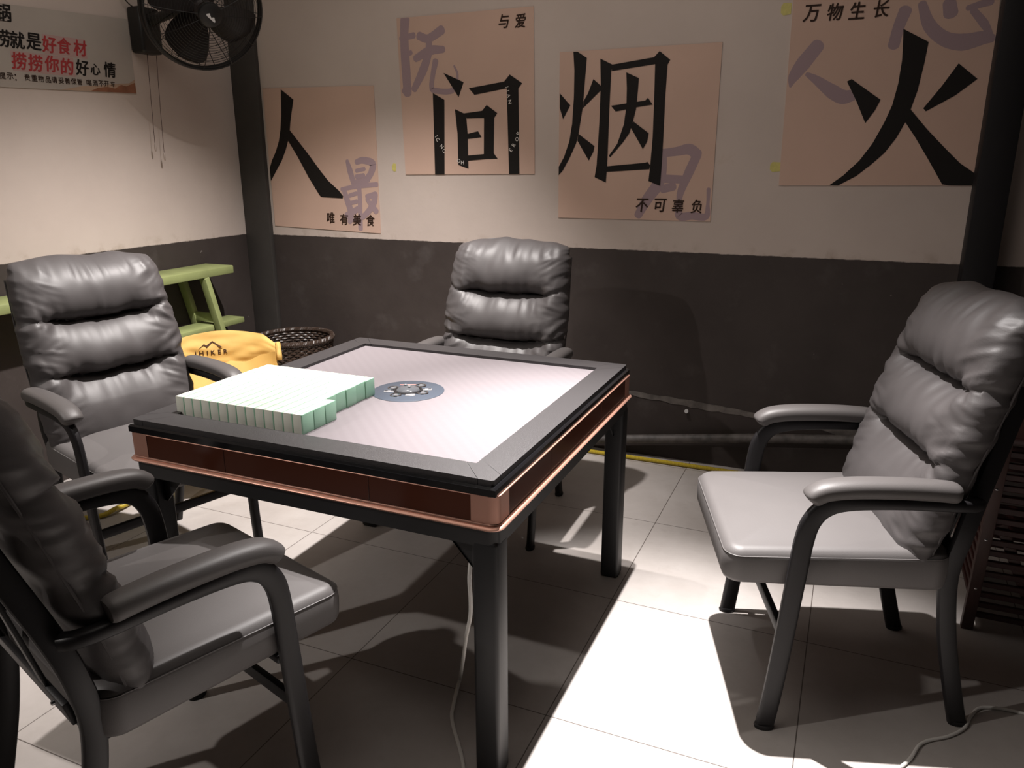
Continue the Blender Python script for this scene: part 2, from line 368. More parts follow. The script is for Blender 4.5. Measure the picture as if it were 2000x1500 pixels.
POSTERS = {'p1': {'c': (-1.456, 1.366), 'q': [(-344, 360), (341, 350), (340, -365), (-338, -346)], 'black': [[(-224, 352), (-148, 299), (-165, 241), (-179, 189), (-187, 150), (-203, 97), (-224, 50), (-256, -4), (-297, -55), (-352, -109), (-351, -42), (-322, -4), (-290, 44), (-264, 97), (-247, 157), (-235, 223), (-229, 289)], [(-187, 150), (-79, 29), (-10, -54), (36, -105), (99, -154), (123, -181), (119, -192), (-13, -188), (-25, -180), (-90, -85), (-149, 16), (-203, 97)]], 'ghost': [[(160, -5, 20), (173, -51, 34), (192, -116, 31)], [(216, -11, 27), (257, -2, 34), (312, -18, 40), (301, -63, 34), (266, -103, 34)], [(213, -54, 20), (262, -44, 20)], [(211, -83, 24), (256, -77, 24)], [(201, -110, 27), (283, -99, 24)], [(116, -147, 21), (208, -131, 24), (333, -120, 24)], [(132, -157, 28), (145, -197, 35), (165, -264, 38), (154, -312, 28)], [(224, -136, 27), (225, -209, 27), (219, -345, 28)], [(163, -177, 21), (205, -166, 21)], [(160, -217, 21), (206, -206, 21)], [(139, -279, 35), (225, -236, 28)], [(269, -182, 27), (322, -171, 34)], [(318, -174, 34), (303, -221, 34), (238, -283, 28), (162, -305, 17)], [(268, -195, 20), (298, -228, 31), (321, -254, 31)]], 'cap': ('唯有美食', [(37, -293), (120, -298), (202, -299), (283, -300)], 56)}, 'p2': {'c': (-0.614, 1.653), 'q': [(-355, 354), (343, 357), (352, -352), (-339, -358)], 'black': [[(-111, 104), (-6, 59), (-34, -6)], [(-171, 17), (-110, -15), (-119, -356), (-172, -356)], [(20, 32), (200, 54), (228, 83), (289, 44), (271, 22), (276, -354), (223, -354), (213, 25), (49, 2)], [(-55, -58), (-3, -80), (5, -101), (10, -170), (11, -329), (-43, -311), (-44, -166)], [(-7, -78), (87, -69), (111, -44), (165, -81), (149, -101), (7, -101)], [(97, -92), (149, -94), (145, -258), (165, -283), (93, -285)], [(9, -170), (65, -159), (83, -186), (10, -193)], [(9, -268), (95, -262), (101, -285), (10, -292)]], 'ghost': [[(-309, 344, 50), (-316, 281, 44), (-316, 200, 47), (-313, 111, 48), (-310, 21, 45)], [(-335, 265, 25), (-265, 275, 28)], [(-331, 183, 22), (-283, 201, 22)], [(-331, 34, 26), (-310, 21, 32)], [(-236, 271, 37), (-187, 257, 37), (-116, 289, 43)], [(-259, 173, 32), (-182, 204, 44), (-111, 206, 31)], [(-184, 245, 31), (-189, 193, 38), (-221, 119, 44), (-272, 38, 32)], [(-152, 157, 31), (-168, 99, 25), (-177, 46, 25), (-160, 28, 25), (-67, 25, 25), (-38, 88, 12), (-54, 132, 9)]], 'cap': ('与爱', [(200, 306), (281, 303)], 56), 'white': [('J', 214, 31, -75), ('I', 218, 14, -75), ('A', 223, -7, -75), ('N', 229, -34, -75), ('I', -158, -179, -60), ('C', -151, -194, -55), ('N', -130, -226, -45), ('C', -118, -246, -40), ('O', -40, -292, -5), ('H', -20, -300, 0), ('E', 232, -245, 50), ('R', 247, -222, 55), ('O', 264, -197, 60), ('P', 270, -172, 65)]}, 'p3': {'c': (0.203, 1.463), 'q': [(-350, 354), (349, 356), (348, -355), (-346, -356)], 'black': [[(-347, 186), (-296, 133), (-329, 75), (-346, 124)], [(-286, 353), (-267, 352), (-224, 325), (-236, 148), (-238, 121), (-255, 12), (-266, -30), (-296, -93), (-327, -146), (-347, -167), (-348, -129), (-322, -87), (-298, -19), (-286, 55), (-280, 166), (-280, 276)], [(-192, 238), (-158, 210), (-158, 190), (-237, 119), (-235, 148), (-215, 181)], [(-255, 12), (-179, -41), (-184, -65), (-204, -103), (-260, -16)], [(-163, 319), (-107, 292), (-112, 266), (-115, 161), (-118, -116), (-122, -197), (-175, -174), (-167, -122), (-160, 52), (-158, 217)], [(-113, 292), (71, 313), (94, 336), (140, 300), (129, 280), (78, 286), (-109, 267)], [(77, 294), (130, 281), (127, 154), (127, -62), (124, -209), (71, -189), (76, -122), (81, -6), (80, 155)], [(-119, -127), (53, -112), (63, -108), (76, -123), (72, -139), (-120, -151)], [(-46, 259), (10, 234), (8, 184), (3, 109), (-10, 55), (-23, 11), (-51, -27), (-106, -89), (-111, -81), (-75, -32), (-48, 50), (-40, 126), (-41, 196)], [(-109, 126), (42, 143), (53, 154), (74, 126), (2, 117), (-87, 102)], [(-7, 60), (63, 10), (58, -23), (40, -55), (-18, 36)]], 'ghost': [[(130, -72, 34), (190, -65, 37), (240, -57, 45), (275, -79, 45)], [(275, -79, 39), (246, -149, 40), (216, -227, 32), (210, -272, 23), (214, -334, 35), (268, -332, 35), (328, -334, 29), (333, -281, 14), (332, -220, 17)], [(130, -72, 29), (131, -144, 35), (111, -206, 52), (67, -269, 47), (31, -336, 35)], [(127, -178, 35), (231, -182, 34)], [(135, -222, 35), (181, -211, 35)]], 'cap': ('不可辜负', [(47, -292), (127, -291), (206, -293), (288, -293)], 56)}, 'p4': {'c': (1.151, 1.606), 'q': [(-341, 364), (355, 320), (381, -338), (-333, -345)], 'black': [[(57, 222), (147, 172), (142, 98), (132, 6), (117, -62), (105, -107), (80, -165), (45, -220), (3, -263), (-45, -306), (-107, -343), (-141, -344), (-93, -304), (-41, -248), (-1, -184), (32, -106), (52, -44), (63, 32), (66, 115), (61, 185)], [(-117, 46), (-101, 54), (9, -24), (-6, -62), (-35, -108), (-76, -26)], [(255, 94), (323, 38), (258, -17), (169, -70), (159, -59), (210, 17)], [(117, -62), (181, -133), (248, -200), (309, -258), (359, -292), (368, -339), (284, -339), (259, -335), (200, -244), (144, -161), (104, -107)]], 'ghost': [[(-236, 180, 51), (-283, 118, 57), (-314, 70, 42), (-323, 36, 11)], [(-265, 78, 16), (-229, 56, 31), (-166, 11, 52), (-125, -10, 52), (-88, -4, 41)], [(56, 284, 44), (41, 231, 40), (31, 167, 40)], [(109, 302, 29), (142, 229, 44), (196, 181, 49), (258, 165, 58), (316, 175, 48), (349, 173, 29)], [(346, 179, 16), (317, 223, 29), (277, 269, 24)], [(197, 300, 43), (206, 265, 48)], [(259, 278, 19), (327, 296, 28)]], 'cap': ('万物生长', [(-269, 297), (-186, 296), (-107, 295), (-25, 296)], 59)}}
BANNER = [('锅', 0.384, 1.917, 'k'), ('捞', 0.362, 1.823, 'k'), ('就', 0.422, 1.823, 'k'), ('是', 0.492, 1.826, 'k'), ('好', 0.558, 1.823, 'r'), ('食', 0.625, 1.825, 'r'), ('材', 0.7, 1.826, 'r'), ('捞', 0.415, 1.746, 'r'), ('捞', 0.484, 1.745, 'r'), ('你', 0.556, 1.749, 'r'), ('的', 0.625, 1.746, 'r'), ('好', 0.697, 1.748, 'k'), ('心', 0.761, 1.747, 'k'), ('情', 0.835, 1.752, 'k'), ('提', 0.336, 1.685, 'g'), ('示', 0.367, 1.686, 'g'), ('：', 0.389, 1.683, 'g'), ('贵', 0.438, 1.687, 'g'), ('重', 0.468, 1.687, 'g'), ('物', 0.497, 1.687, 'g'), ('品', 0.528, 1.686, 'g'), ('请', 0.556, 1.688, 'g'), ('妥', 0.587, 1.688, 'g'), ('善', 0.616, 1.688, 'g'), ('保', 0.645, 1.689, 'g'), ('管', 0.674, 1.689, 'g'), ('喝', 0.719, 1.689, 'g'), ('酒', 0.75, 1.69, 'g'), ('不', 0.78, 1.691, 'g'), ('开', 0.808, 1.692, 'g'), ('车', 0.84, 1.693, 'g')]

# ------------------------------------------------------------------ the setting
YW, XW = 1.62, -1.98
bm = bmesh.new(); box(bm, (-2.2, -5.0, -0.1), (4.0, 1.72, 0.0)); struct(obj('floor', bm, floor_mat(), smooth=False))
WALLM = wall_mat('two_tone_wall', 0.972)
bm = bmesh.new(); box(bm, (XW - 0.1, YW, 0.0), (4.0, YW + 0.1, 2.95)); struct(obj('wall_back', bm, WALLM, smooth=False))
bm = bmesh.new(); box(bm, (XW - 0.1, -5.0, 0.0), (XW, YW, 2.95)); struct(obj('wall_left', bm, WALLM, smooth=False))
bm = bmesh.new(); box(bm, (-2.2, -5.0, 2.95), (4.0, 1.72, 3.05)); struct(obj('ceiling', bm, CEIL, smooth=False))

bm = bmesh.new(); box(bm, (XW, YW - 0.03, 0), (-1.812, YW, 2.95), 0.003)
tag(at(obj('column', bm, COLUMNM), (-1.9, YW, 0)), 'dark grey painted steel column in the corner behind the wall fan', 'column')
bm = bmesh.new(); box(bm, (1.510, 1.50, 0), (1.618, YW - 0.004, 2.95), 0.004)
tag(at(obj('column', bm, COLUMNBLACK), (1.565, 1.56, 0)), 'black steel column against the back wall behind the right-hand chair', 'column')

# sloping pipe along the foot of the back wall, plaster line above it, hose and floor cables
bm = bmesh.new(); sweep(bm, [Vector((-1.75, 1.578, 0.022)), Vector((-0.75, 1.578, 0.030)), Vector((0.074, 1.578, 0.058)), Vector((0.796, 1.578, 0.168)), Vector((1.49, 1.578, 0.255))], 0.021, n=14)
tag(at(obj('drain_pipe', bm, PIPE), (0.4, 1.578, 0.11)), 'worn dark-painted pipe sloping along the foot of the back wall', 'pipe')
bm = bmesh.new()
rnd = random.Random(4)
tp = []; bt = []
for k in range(41):
    x = 0.15 + k * 0.031
    z = 0.306 - (x - 0.15) * 0.066
    h = 0.015 * (0.5 + 0.5 * math.exp(-((x - 0.55) / 0.3) ** 2)) + 0.011 * math.exp(-((x - 1.2) / 0.12) ** 2)
    tp.append((x, z + h + rnd.uniform(-0.003, 0.003))); bt.append((x, z - h + rnd.uniform(-0.004, 0.004)))
prism(bm, tp + bt[::-1], lambda u, v, w: (u, YW - w, v), 0.0025)
struct(obj('trim_1', bm, GREYDUST, smooth=False))
# a stub screw in that line
bm = bmesh.new(); lathe(bm, [(0.006, 0), (0.006, 0.012), (0.009, 0.013), (0.009, 0.018)], 14, Matrix.Translation((0.503, YW - 0.001, 0.249)) @ Matrix.Rotation(R(90), 4, 'X'))
tag(at(obj('wall_plug', bm, LIGHTPLASTIC), (0.503, YW, 0.249)), 'small pale plug sticking out of the dark back wall above the pipe', 'plug')

def cable(name, pts, r, m, label, cat, ridges=0.0, n=10, steps=8):
    bm = bmesh.new()
    path = smooth_path(pts, steps)
    if ridges:
        dense = []
        for a, b in zip(path, path[1:]):
            L = (b - a).length; k = max(1, int(L / 0.003))
            for i in range(k): dense.append(a.lerp(b, i / k))
        dense.append(path[-1])
        cnt = [0]
        rings = sweep(bm, dense, 1.0, n=n)
        for i, rg in enumerate(rings):
            rr = r * (1.0 if i % 2 else 1 - ridges)
            for v in rg: v.co = dense[i] + (v.co - dense[i]).normalized() * rr
        for v in bm.verts: pass
    else:
        sweep(bm, path, r, n=n)
    c = pts[len(pts) // 2]
    return tag(at(obj(name, bm, m), c), label, cat)
cable('corrugated_hose', [(-1.30, 1.545, 0.0105), (-0.9, 1.54, 0.0105), (0.009, 1.535, 0.0105), (0.44, 1.537, 0.0105), (0.67, 1.538, 0.0105), (1.0, 1.535, 0.0105), (1.45, 1.47, 0.0105)], 0.0105, HOSE,
      'yellow corrugated hose lying along the foot of the back wall', 'hose', ridges=0.14)
cable('corrugated_hose', [(-1.60, 0.02, 0.0105), (-1.54, 0.06, 0.0105), (-1.497, 0.10, 0.012), (-1.485, 0.15, 0.02), (-1.50, 0.24, 0.012), (-1.58, 0.40, 0.0105), (-1.66, 0.60, 0.0105)], 0.0105, HOSE,
      'yellow corrugated hose end curling on the floor behind the left chair', 'hose', ridges=0.14)
cable('floor_cable', [(1.02, -0.62, 0.004), (1.20, -0.33, 0.004), (1.36, -0.105, 0.004), (1.408, -0.003, 0.004), (1.47, 0.050, 0.004), (1.510, 0.100, 0.004), (1.530, 0.155, 0.004), (1.565, 0.205, 0.004), (1.66, 0.218, 0.004), (1.85, 0.20, 0.004), (2.3, 0.32, 0.004)], 0.0042, CABLE,
      'thin white cable snaking over the floor past the right chair', 'cable')
cable('power_cable', [(0.425, -0.43, 0.575), (0.425, -0.455, 0.53), (0.418, -0.455, 0.47), (0.412, -0.44, 0.41), (0.395, -0.41, 0.34), (0.362, -0.37, 0.25), (0.325, -0.315, 0.15), (0.285, -0.255, 0.05), (0.270, -0.235, 0.008), (0.277, -0.262, 0.005), (0.300, -0.33, 0.005), (0.325, -0.385, 0.005), (0.42, -0.51, 0.005), (0.50, -0.66, 0.005), (0.52, -0.9, 0.005)], 0.0048, CABLE,
      'white power cable hanging from under the table beside its near leg', 'cable')

# ------------------------------------------------------------------ posters on the back wall
PLABEL = {'p1': 'tan wall poster with black two-stroke character, lowest left beside the corner column',
          'p2': 'tan wall poster, bold black character like a gate with a box inside',
          'p3': 'tan wall poster with framed black character, hung between the other large posters',
          'p4': 'tan wall poster with black fire-shaped character next to the black column'}
for key, d in POSTERS.items():
    cx, cz = d['c']
    q = [(a / 1000, b / 1000) for a, b in d['q']]
    root = thing('wall_poster', PLABEL[key], 'poster', (cx, YW, cz), 0, 'calligraphy posters on the back wall')
    fn = lambda u, v, w: (u, -w, v)
    bm = bmesh.new(); prism(bm, q[::-1], fn, 0.0035); obj('sheet', bm, SHEET, root, False)
    lo = (max(q[0][0], q[3][0]) + 0.001, min(q[1][0], q[2][0]) - 0.001)
    zlo, zhi = max(q[2][1], q[3][1]) , min(q[0][1], q[1][1])
    def clampx(u, v):
        t = (v - q[3][1]) / (q[0][1] - q[3][1]); xl = q[3][0] + (q[0][0] - q[3][0]) * t
        t = (v - q[2][1]) / (q[1][1] - q[2][1]); xr = q[2][0] + (q[1][0] - q[2][0]) * t
        u = min(max(u, xl + 0.0005), xr - 0.0005)
        s = (u - q[3][0]) / (q[2][0] - q[3][0]); zb = q[3][1] + (q[2][1] - q[3][1]) * s
        s = (u - q[0][0]) / (q[1][0] - q[0][0]); zt = q[0][1] + (q[1][1] - q[0][1]) * s
        return u, min(max(v, zb + 0.0005), zt - 0.0005)
    bm = bmesh.new()
    for i, st in enumerate(d['ghost']):
        if key == 'p4' and i == 2:      # the second faded character starts here
            bmesh.ops.remove_doubles(bm, verts=bm.verts, dist=0.00002); flat('faded_character', bm, INKPURPLE, root); bm = bmesh.new()
        path = smooth_path([Vector((a / 1000, b / 1000, 0)) for a, b, w in st], 6)
        ws = [w / 1000 for a, b, w in st]
        L = len(path); rows = []
        for k, p in enumerate(path):
            t = (path[min(k + 1, L - 1)] - path[max(k - 1, 0)]).normalized(); nrm = Vector((-t.y, t.x, 0))
            f = k / (L - 1) * (len(ws) - 1); j = min(int(f), len(ws) - 2); w = ws[j] + (ws[j + 1] - ws[j]) * (f - j)
            rows.append((p + nrm * w / 2, p - nrm * w / 2))
        # round brush ends
        def endcap(p, dirv, w):
            s = Vector((-dirv.y, dirv.x, 0)); return [p + s * (w / 2 * math.cos(a)) + dirv * (w / 2.6 * math.sin(a)) for a in [PI * j / 8 for j in range(1, 8)]]
        t0 = (path[0] - path[1]).normalized(); t1 = (path[-1] - path[-2]).normalized()
        outline = [r[0] for r in rows] + endcap(path[-1], t1, ws[-1]) + [r[1] for r in rows[::-1]] + endcap(path[0], t0, ws[0])
        dep = 0.0037 + 0.00006 * i
        V = {}
        def vert(p):
            u, v = clampx(p.x, p.y); return bm.verts.new(fn(u, v, dep))
        a = [vert(r[0]) for r in rows]; b = [vert(r[1]) for r in rows]
        for k in range(L - 1): bm.faces.new((a[k], b[k], b[k + 1], a[k + 1]))
        for pp, dv, w, ea, eb in ((path[-1], t1, ws[-1], a[-1], b[-1]), (path[0], t0, ws[0], b[0], a[0])):
            bm.faces.new([ea] + [vert(p) for p in endcap(pp, dv, w)] + [eb])
    bmesh.ops.remove_doubles(bm, verts=bm.verts, dist=0.00002)
    flat('faded_character', bm, INKPURPLE, root)
    bm = bmesh.new()
    for i, poly in enumerate(d['black']):
        pp = [clampx(a / 1000, b / 1000) for a, b in poly]
        vs = [bm.verts.new(fn(u, v, 0.0046 + 0.00008 * i)) for u, v in pp]
        es = [bm.edges.new((vs[k], vs[(k + 1) % len(vs)])) for k in range(len(vs))]
        bmesh.ops.triangle_fill(bm, edges=es, use_beauty=True)
    flat('black_character', bm, INKBLACK, root)
    txt, ps, size = d['cap']
    for ch, (u, v) in zip(txt, ps):
        letter('caption_character', INKBROWN, root, ch, u / 1000, v / 1000, size / 1000, fn, 0.0055, fat=0.022, slant=0.10, sx=0.88)
    if 'white' in d:
        for ch, u, v, a in d['white']: letter('white_letter', INKWHITE, root, ch, u / 1000, v / 1000, 0.017, fn, 0.0058, rot=a)
for u, v, w_, h_, lab in ((-1.020, 1.329, 0.022, 0.040, 'scrap of yellow tape left on the wall beside the second poster'),
                          (0.797, 1.334, 0.040, 0.040, 'yellow tape tab at the lower left corner of the rightmost poster'),
                          (0.786, 1.925, 0.038, 0.045, 'yellow tape tab at the upper left of the rightmost poster')):
    bm = bmesh.new()
    pts = [(-w_ / 2, -h_ / 2 + 0.01), (-w_ / 2 + 0.01, -h_ / 2), (w_ / 2, -h_ / 2 + 0.003), (w_ / 2, h_ / 2 - 0.002), (-w_ / 2 + 0.008, h_ / 2), (-w_ / 2, h_ / 2 - 0.012)]
    prism(bm, pts, lambda a, b, c: (a, -c, b), 0.0012)
    o = obj('tape_tab', bm, TAPE, None, False); o.location = (u, YW, v); tag(o, lab, 'tape')

# ------------------------------------------------------------------ banner on the left wall
ban = thing('wall_banner', 'pale banner with red and black brush lettering on the left wall', 'banner', (XW, 0.35, 1.80))
bf = lambda u, v, w: (w, u - 0.35, v - 1.80)
bm = bmesh.new(); prism(bm, [(-0.30, 1.625), (0.963, 1.662), (0.967, 1.977), (-0.30, 1.915)], bf, 0.004); obj('sheet', bm, BANNERM, ban, False)
bm = bmesh.new(); prism(bm, [(0.532, 1.860), (0.729, 1.862), (0.729, 1.786), (0.532, 1.785)], bf, 0.0042); flat('pink_panel', bm, BANNERPINK, ban)
bm = bmesh.new(); prism(bm, [(0.385, 1.782), (0.660, 1.783), (0.660, 1.708), (0.385, 1.708)], bf, 0.0042); flat('pink_panel', bm, BANNERPINK, ban)
bm = bmesh.new()
prism(bm, [(0.57, 1.651), (0.63, 1.662), (0.70, 1.676), (0.78, 1.684), (0.87, 1.697), (0.93, 1.704), (0.9632, 1.722), (0.963, 1.663)], bf, 0.0041)
flat('painted_hill', bm, BANNERTAN, ban)
bm = bmesh.new()
prism(bm, [(0.72, 1.6556), (0.76, 1.672), (0.81, 1.680), (0.85, 1.676), (0.885, 1.694), (0.912, 1.690), (0.963, 1.709), (0.963, 1.663)], bf, 0.0043)
flat('painted_hill', bm, BANNERRED, ban)
for ch, y, z, c in BANNER:
    if c == 'g': letter('small_character', INKBROWN, ban, ch, y, z, 0.024, bf, 0.0050, fat=0.020)
    else: letter('black_character' if c == 'k' else 'red_character', INKBLACK if c == 'k' else INKRED, ban, ch, y, z, 0.062 if ch not in '心' else 0.045, bf, 0.0050, fat=0.032, slant=0.14, sx=0.95)
bm = bmesh.new(); prism(bm, [(0.30, 1.882), (0.41, 1.886), (0.41, 1.888), (0.30, 1.884)], bf, 0.0046); flat('underline', bm, INKBROWN, ban)

# ------------------------------------------------------------------ wall fan
fan = thing('wall_fan', 'black wall fan with wire cage on the left wall beside the corner', 'fan', (XW, 1.03, 1.92))
def F(x, y, z): return Vector((x - XW, y - 1.03, z - 1.92))
bm = bmesh.new(); box(bm, F(-1.98, 0.965, 1.835), F(-1.90, 1.085, 2.03), 0.015, 3); obj('mount_box', bm, FANBLACK, fan)
bm = bmesh.new(); sweep(bm, smooth_path([F(-1.91, 1.03, 1.97), F(-1.82, 1.03, 1.99), F(-1.74, 1.02, 2.00), F(-1.68, 1.01, 2.00)], 5), 0.022, n=12); obj('arm', bm, FANBLACK, fan)
FC = F(-1.55, 0.985, 1.995); ax = Vector((0.85, -0.45, -0.42)).normalized()
q = ax.to_track_quat('Z', 'Y').to_matrix().to_4x4(); FM = Matrix.Translation(FC) @ q
RF = 0.252
bm = bmesh.new(); lathe(bm, [(0.02, -0.20), (0.062, -0.195), (0.075, -0.15), (0.078, -0.08), (0.06, -0.05), (0.02, -0.045)], 28, FM); obj('motor', bm, FANBLACK, fan)
bm = bmesh.new()
def ring(bm, r, z, w, n=56, k=6): 
    path = [FM @ Vector((r * math.cos(2 * PI * i / n), r * math.sin(2 * PI * i / n), z)) for i in range(n + 1)]
    sweep(bm, path, w, n=k, cap=False)
ring(bm, RF, 0.0, 0.010); ring(bm, RF - 0.004, 0.028, 0.006); 
cage = obj('cage_rim', bm, FANBLACK, fan)
def cage_z(r, front):
    t = r / RF
    return (0.03 + 0.062 * (1 - t ** 3)) if front else -(0.008 + 0.085 * (1 - t ** 3))
for front in (True, False):
    bm = bmesh.new()
    for r in [0.05 + 0.0115 * i for i in range(18)] if front else [0.09 + 0.024 * i for i in range(7)]:
        ring(bm, r, cage_z(r, front), 0.0010, 48, 4)
    for k in range(12 if front else 24):
        a = 2 * PI * k / (12 if front else 24)
        path = [FM @ Vector((r * math.cos(a), r * math.sin(a), cage_z(r, front) + (0.001 if front else -0.001))) for r in [0.045 + (RF - 0.045) * j / 10 for j in range(11)]]
        sweep(bm, path, 0.0017, n=4)
    obj('cage_grille', bm, FANBLACK, fan)
bm = bmesh.new(); lathe(bm, [(0.002, 0.112), (0.03, 0.111), (0.048, 0.104), (0.05, 0.09), (0.002, 0.088)], 28, FM); badge = obj('cage_badge', bm, FANBLACK, fan)
bm = bmesh.new(); prism(bm, [(-0.024, -0.008), (-0.012, 0.003), (0.0, -0.006), (0.013, 0.003), (0.024, -0.008), (0.02, -0.013), (0.0, -0.013), (-0.02, -0.013)], lambda u, v, w: FM @ Vector((u * 0.8 + v * 0.3, -u * 0.6 + v, 0.1120 + w)), 0.0006); obj('badge_mark', bm, LIGHTPLASTIC, badge, False)
bm = bmesh.new(); lathe(bm, [(0.004, -0.045), (0.04, -0.045), (0.042, 0.02), (0.034, 0.032), (0.004, 0.034)], 24, FM); obj('hub', bm, FANBLADE, fan)
for k in range(4):
    bm = bmesh.new(); rows = []
    for i in range(13):
        t = i / 12; r = 0.035 + 0.195 * t
        wdt = 0.024 + 0.070 * math.sin(PI * min(1, t * 0.62 + 0.08)); 
        if t > 0.75: wdt *= math.sqrt(max(0.02, 1 - ((t - 0.75) / 0.25) ** 2))
        pitch = R(34 - 18 * t); row = []
        for j in range(7):
            s = (j / 6 - 0.5) * 2
            sweepang = 0.25 * t
            x, y, z = r, s * wdt * math.cos(pitch) + sweepang * 0.12, s * wdt * math.sin(pitch) + 0.006 * (1 - s * s)
            a = R(90 * k + 62); row.append((x * math.cos(a) - y * math.sin(a), x * math.sin(a) + y * math.cos(a), z - 0.01))
        rows.append(row)
    top = [[bm.verts.new(FM @ Vector(p)) for p in row] for row in rows]
    for i in range(12):
        for j in range(6): bm.faces.new((top[i][j], top[i + 1][j], top[i + 1][j + 1], top[i][j + 1]))
    bmesh.ops.solidify(bm, geom=bm.faces[:], thickness=0.002)
    obj('blade', bm, FANBLADE, fan)
for (y0, y1, zb) in ((1.015, 0.998, 1.445), (1.068, 1.046, 1.403)):
    bm = bmesh.new(); sweep(bm, smooth_path([F(-1.935, y0, 1.84), F(-1.937, (y0 + y1) / 2, 1.64), F(-1.938, y1, zb)], 4), 0.0012, n=5); cd = obj('pull_cord', bm, REDWOOD, fan)
    bm = bmesh.new(); lathe(bm, [(0.0015, 0.0), (0.004, -0.006), (0.005, -0.025), (0.003, -0.036), (0.001, -0.038)], 10, Matrix.Translation(F(-1.938, y1, zb))); obj('cord_end', bm, mat('cord_end', (0.40, 0.33, 0.29), 0.4), cd)
bm = bmesh.new(); sweep(bm, smooth_path([F(-1.95, 0.995, 2.025), F(-1.95, 0.965, 2.035), F(-1.955, 0.935, 2.07), F(-1.96, 0.92, 2.14), F(-1.965, 0.915, 2.4), F(-1.97, 0.915, 2.93)], 5), 0.003, n=6); obj('power_cord', bm, FANBLACK, fan)

# ------------------------------------------------------------------ automatic mahjong table
tab = thing('mahjong_table', 'square mahjong table with copper trim and mauve felt in the middle of the room', 'table', (0, 0, 0))
OUT, INN, ZT, ZF = 0.509, 0.430, 0.740, 0.731
def four(fn):
    for k in range(4): fn(Matrix.Rotation(PI / 2 * k, 4, 'Z'), k)
# speckled top frame: four bars with angled joints, four corner blocks
def frame_piece(mtx, k):
    mtx = Matrix.Translation((0, -0.004, 0)) @ mtx
    bm = bmesh.new()
    pts = [(-0.437, -OUT + 0.004), (0.437, -OUT + 0.004), (0.470, -OUT + 0.004), (0.408, -INN - 0.006), (0.402, -INN), (-0.402, -INN), (-0.408, -INN - 0.006), (-0.470, -OUT + 0.004)]
    pts = [(-0.468, -0.505), (0.468, -0.505), (0.411, -0.436), (0.405, -0.430), (-0.405, -0.430), (-0.411, -0.436)]
    prism(bm, pts, lambda u, v, w: mtx @ Vector((u, v, 0.7245 + w)), ZT - 0.7245)
    obj('frame_bar', bm, FRAMETOP, tab, False)
    bm = bmesh.new()
    pts = [(0.4695, -0.505), (0.500, -0.505), (0.505, -0.500), (0.505, -0.4695), (0.437, -0.4118), (0.4305, -0.4065), (0.4305, -0.4300), (0.407, -0.4302), (0.4125, -0.437)]
    prism(bm, pts, lambda u, v, w: mtx @ Vector((u, v, 0.7245 + w)), ZT - 0.7245)
    obj('frame_corner', bm, FRAMETOP, tab, False)
    # black glossy lip under it
    bm = bmesh.new()
    prof = [(0.505, 0.7068), (0.5125, 0.7075), (0.5125, 0.722), (0.508, 0.7265), (0.500, 0.7265), (0.430, 0.7265), (0.430, 0.706)]
    a = [bm.verts.new(mtx @ Vector((-p, -p, z))) for p, z in prof]; b = [bm.verts.new(mtx @ Vector((p, -p, z))) for p, z in prof]
    n = len(prof)
    for i in range(n): bm.faces.new((a[i], b[i], b[(i + 1) % n], a[(i + 1) % n]))
    bm.faces.new(a); bm.faces.new(b[::-1])
    obj('frame_lip', bm, GLOSSBLACK, tab)
four(frame_piece)
bm = bmesh.new(); box(bm, (-0.4299, -0.4339, 0.715), (0.4299, 0.4259, ZF)); obj('playing_surface', bm, FELT, tab, False)
def side(mtx, k):
    bm = bmesh.new()
    for x0, x1 in ((-0.455, -0.2055), (-0.2045, 0.2045), (0.2055, 0.455)):
        box(bm, (x0, -0.5155, 0.645), (x1, -0.495, 0.7045), 0.0008, 1, mtx)
    obj('side_panel', bm, PANEL, tab, False)
    bm = bmesh.new()   # rounded copper corner at (+,-)
    arc = [(0.4555, -0.5165)] + [(0.495 + 0.0215 * math.cos(a), -0.495 + 0.0215 * math.sin(a)) for a in [R(-90 + 9 * i) for i in range(11)]] + [(0.5165, -0.4555)]
    inner = [(0.4945, -0.4555), (0.4945, -0.4945), (0.4555, -0.4945)]
    prism(bm, arc + inner, lambda u, v, w: mtx @ Vector((u, v, 0.645 + w)), 0.061)
    obj('corner_cap', bm, COPPERSATIN, tab, True)
four(side)
def rounded_ring(prof, name, m, rad):
    bm = bmesh.new(); rings = []
    cn = []
    for k in range(4):
        for i in range(7): cn.append((PI / 2 * k, R(15 * i)))
    for base, a in cn:
        ring = []
        for p, z in prof:
            # corner centre at (p - rad) in the +x,+y quadrant rotated by base
            c = p - rad; x, y = c + rad * math.cos(a), c + rad * math.sin(a)
            cb, sb = math.cos(base), math.sin(base)
            ring.append(bm.verts.new((x * cb - y * sb, x * sb + y * cb, z)))
        rings.append(ring)
    n = len(prof); L = len(rings)
    for i in range(L):
        r0, r1 = rings[i], rings[(i + 1) % L]
        for j in range(n): bm.faces.new((r0[j], r1[j], r1[(j + 1) % n], r0[(j + 1) % n]))
    return obj(name, bm, m, tab, True, 50)
rounded_ring([(0.512, 0.7045), (0.5158, 0.7040), (0.5164, 0.7051), (0.5158, 0.7062), (0.512, 0.7066)], 'upper_trim', COPPER, 0.024)
rounded_ring([(0.512, 0.645), (0.5175, 0.6445), (0.519, 0.642), (0.5185, 0.6395), (0.523, 0.639), (0.5255, 0.6355), (0.5235, 0.6315), (0.518, 0.6295), (0.505, 0.6290), (0.505, 0.645)], 'lower_trim', COPPER, 0.028)
rounded_ring([(0.515, 0.6289), (0.515, 0.626), (0.5125, 0.624), (0.5125, 0.588), (0.502, 0.588), (0.502, 0.6289)], 'apron', LEGMETAL, 0.02)
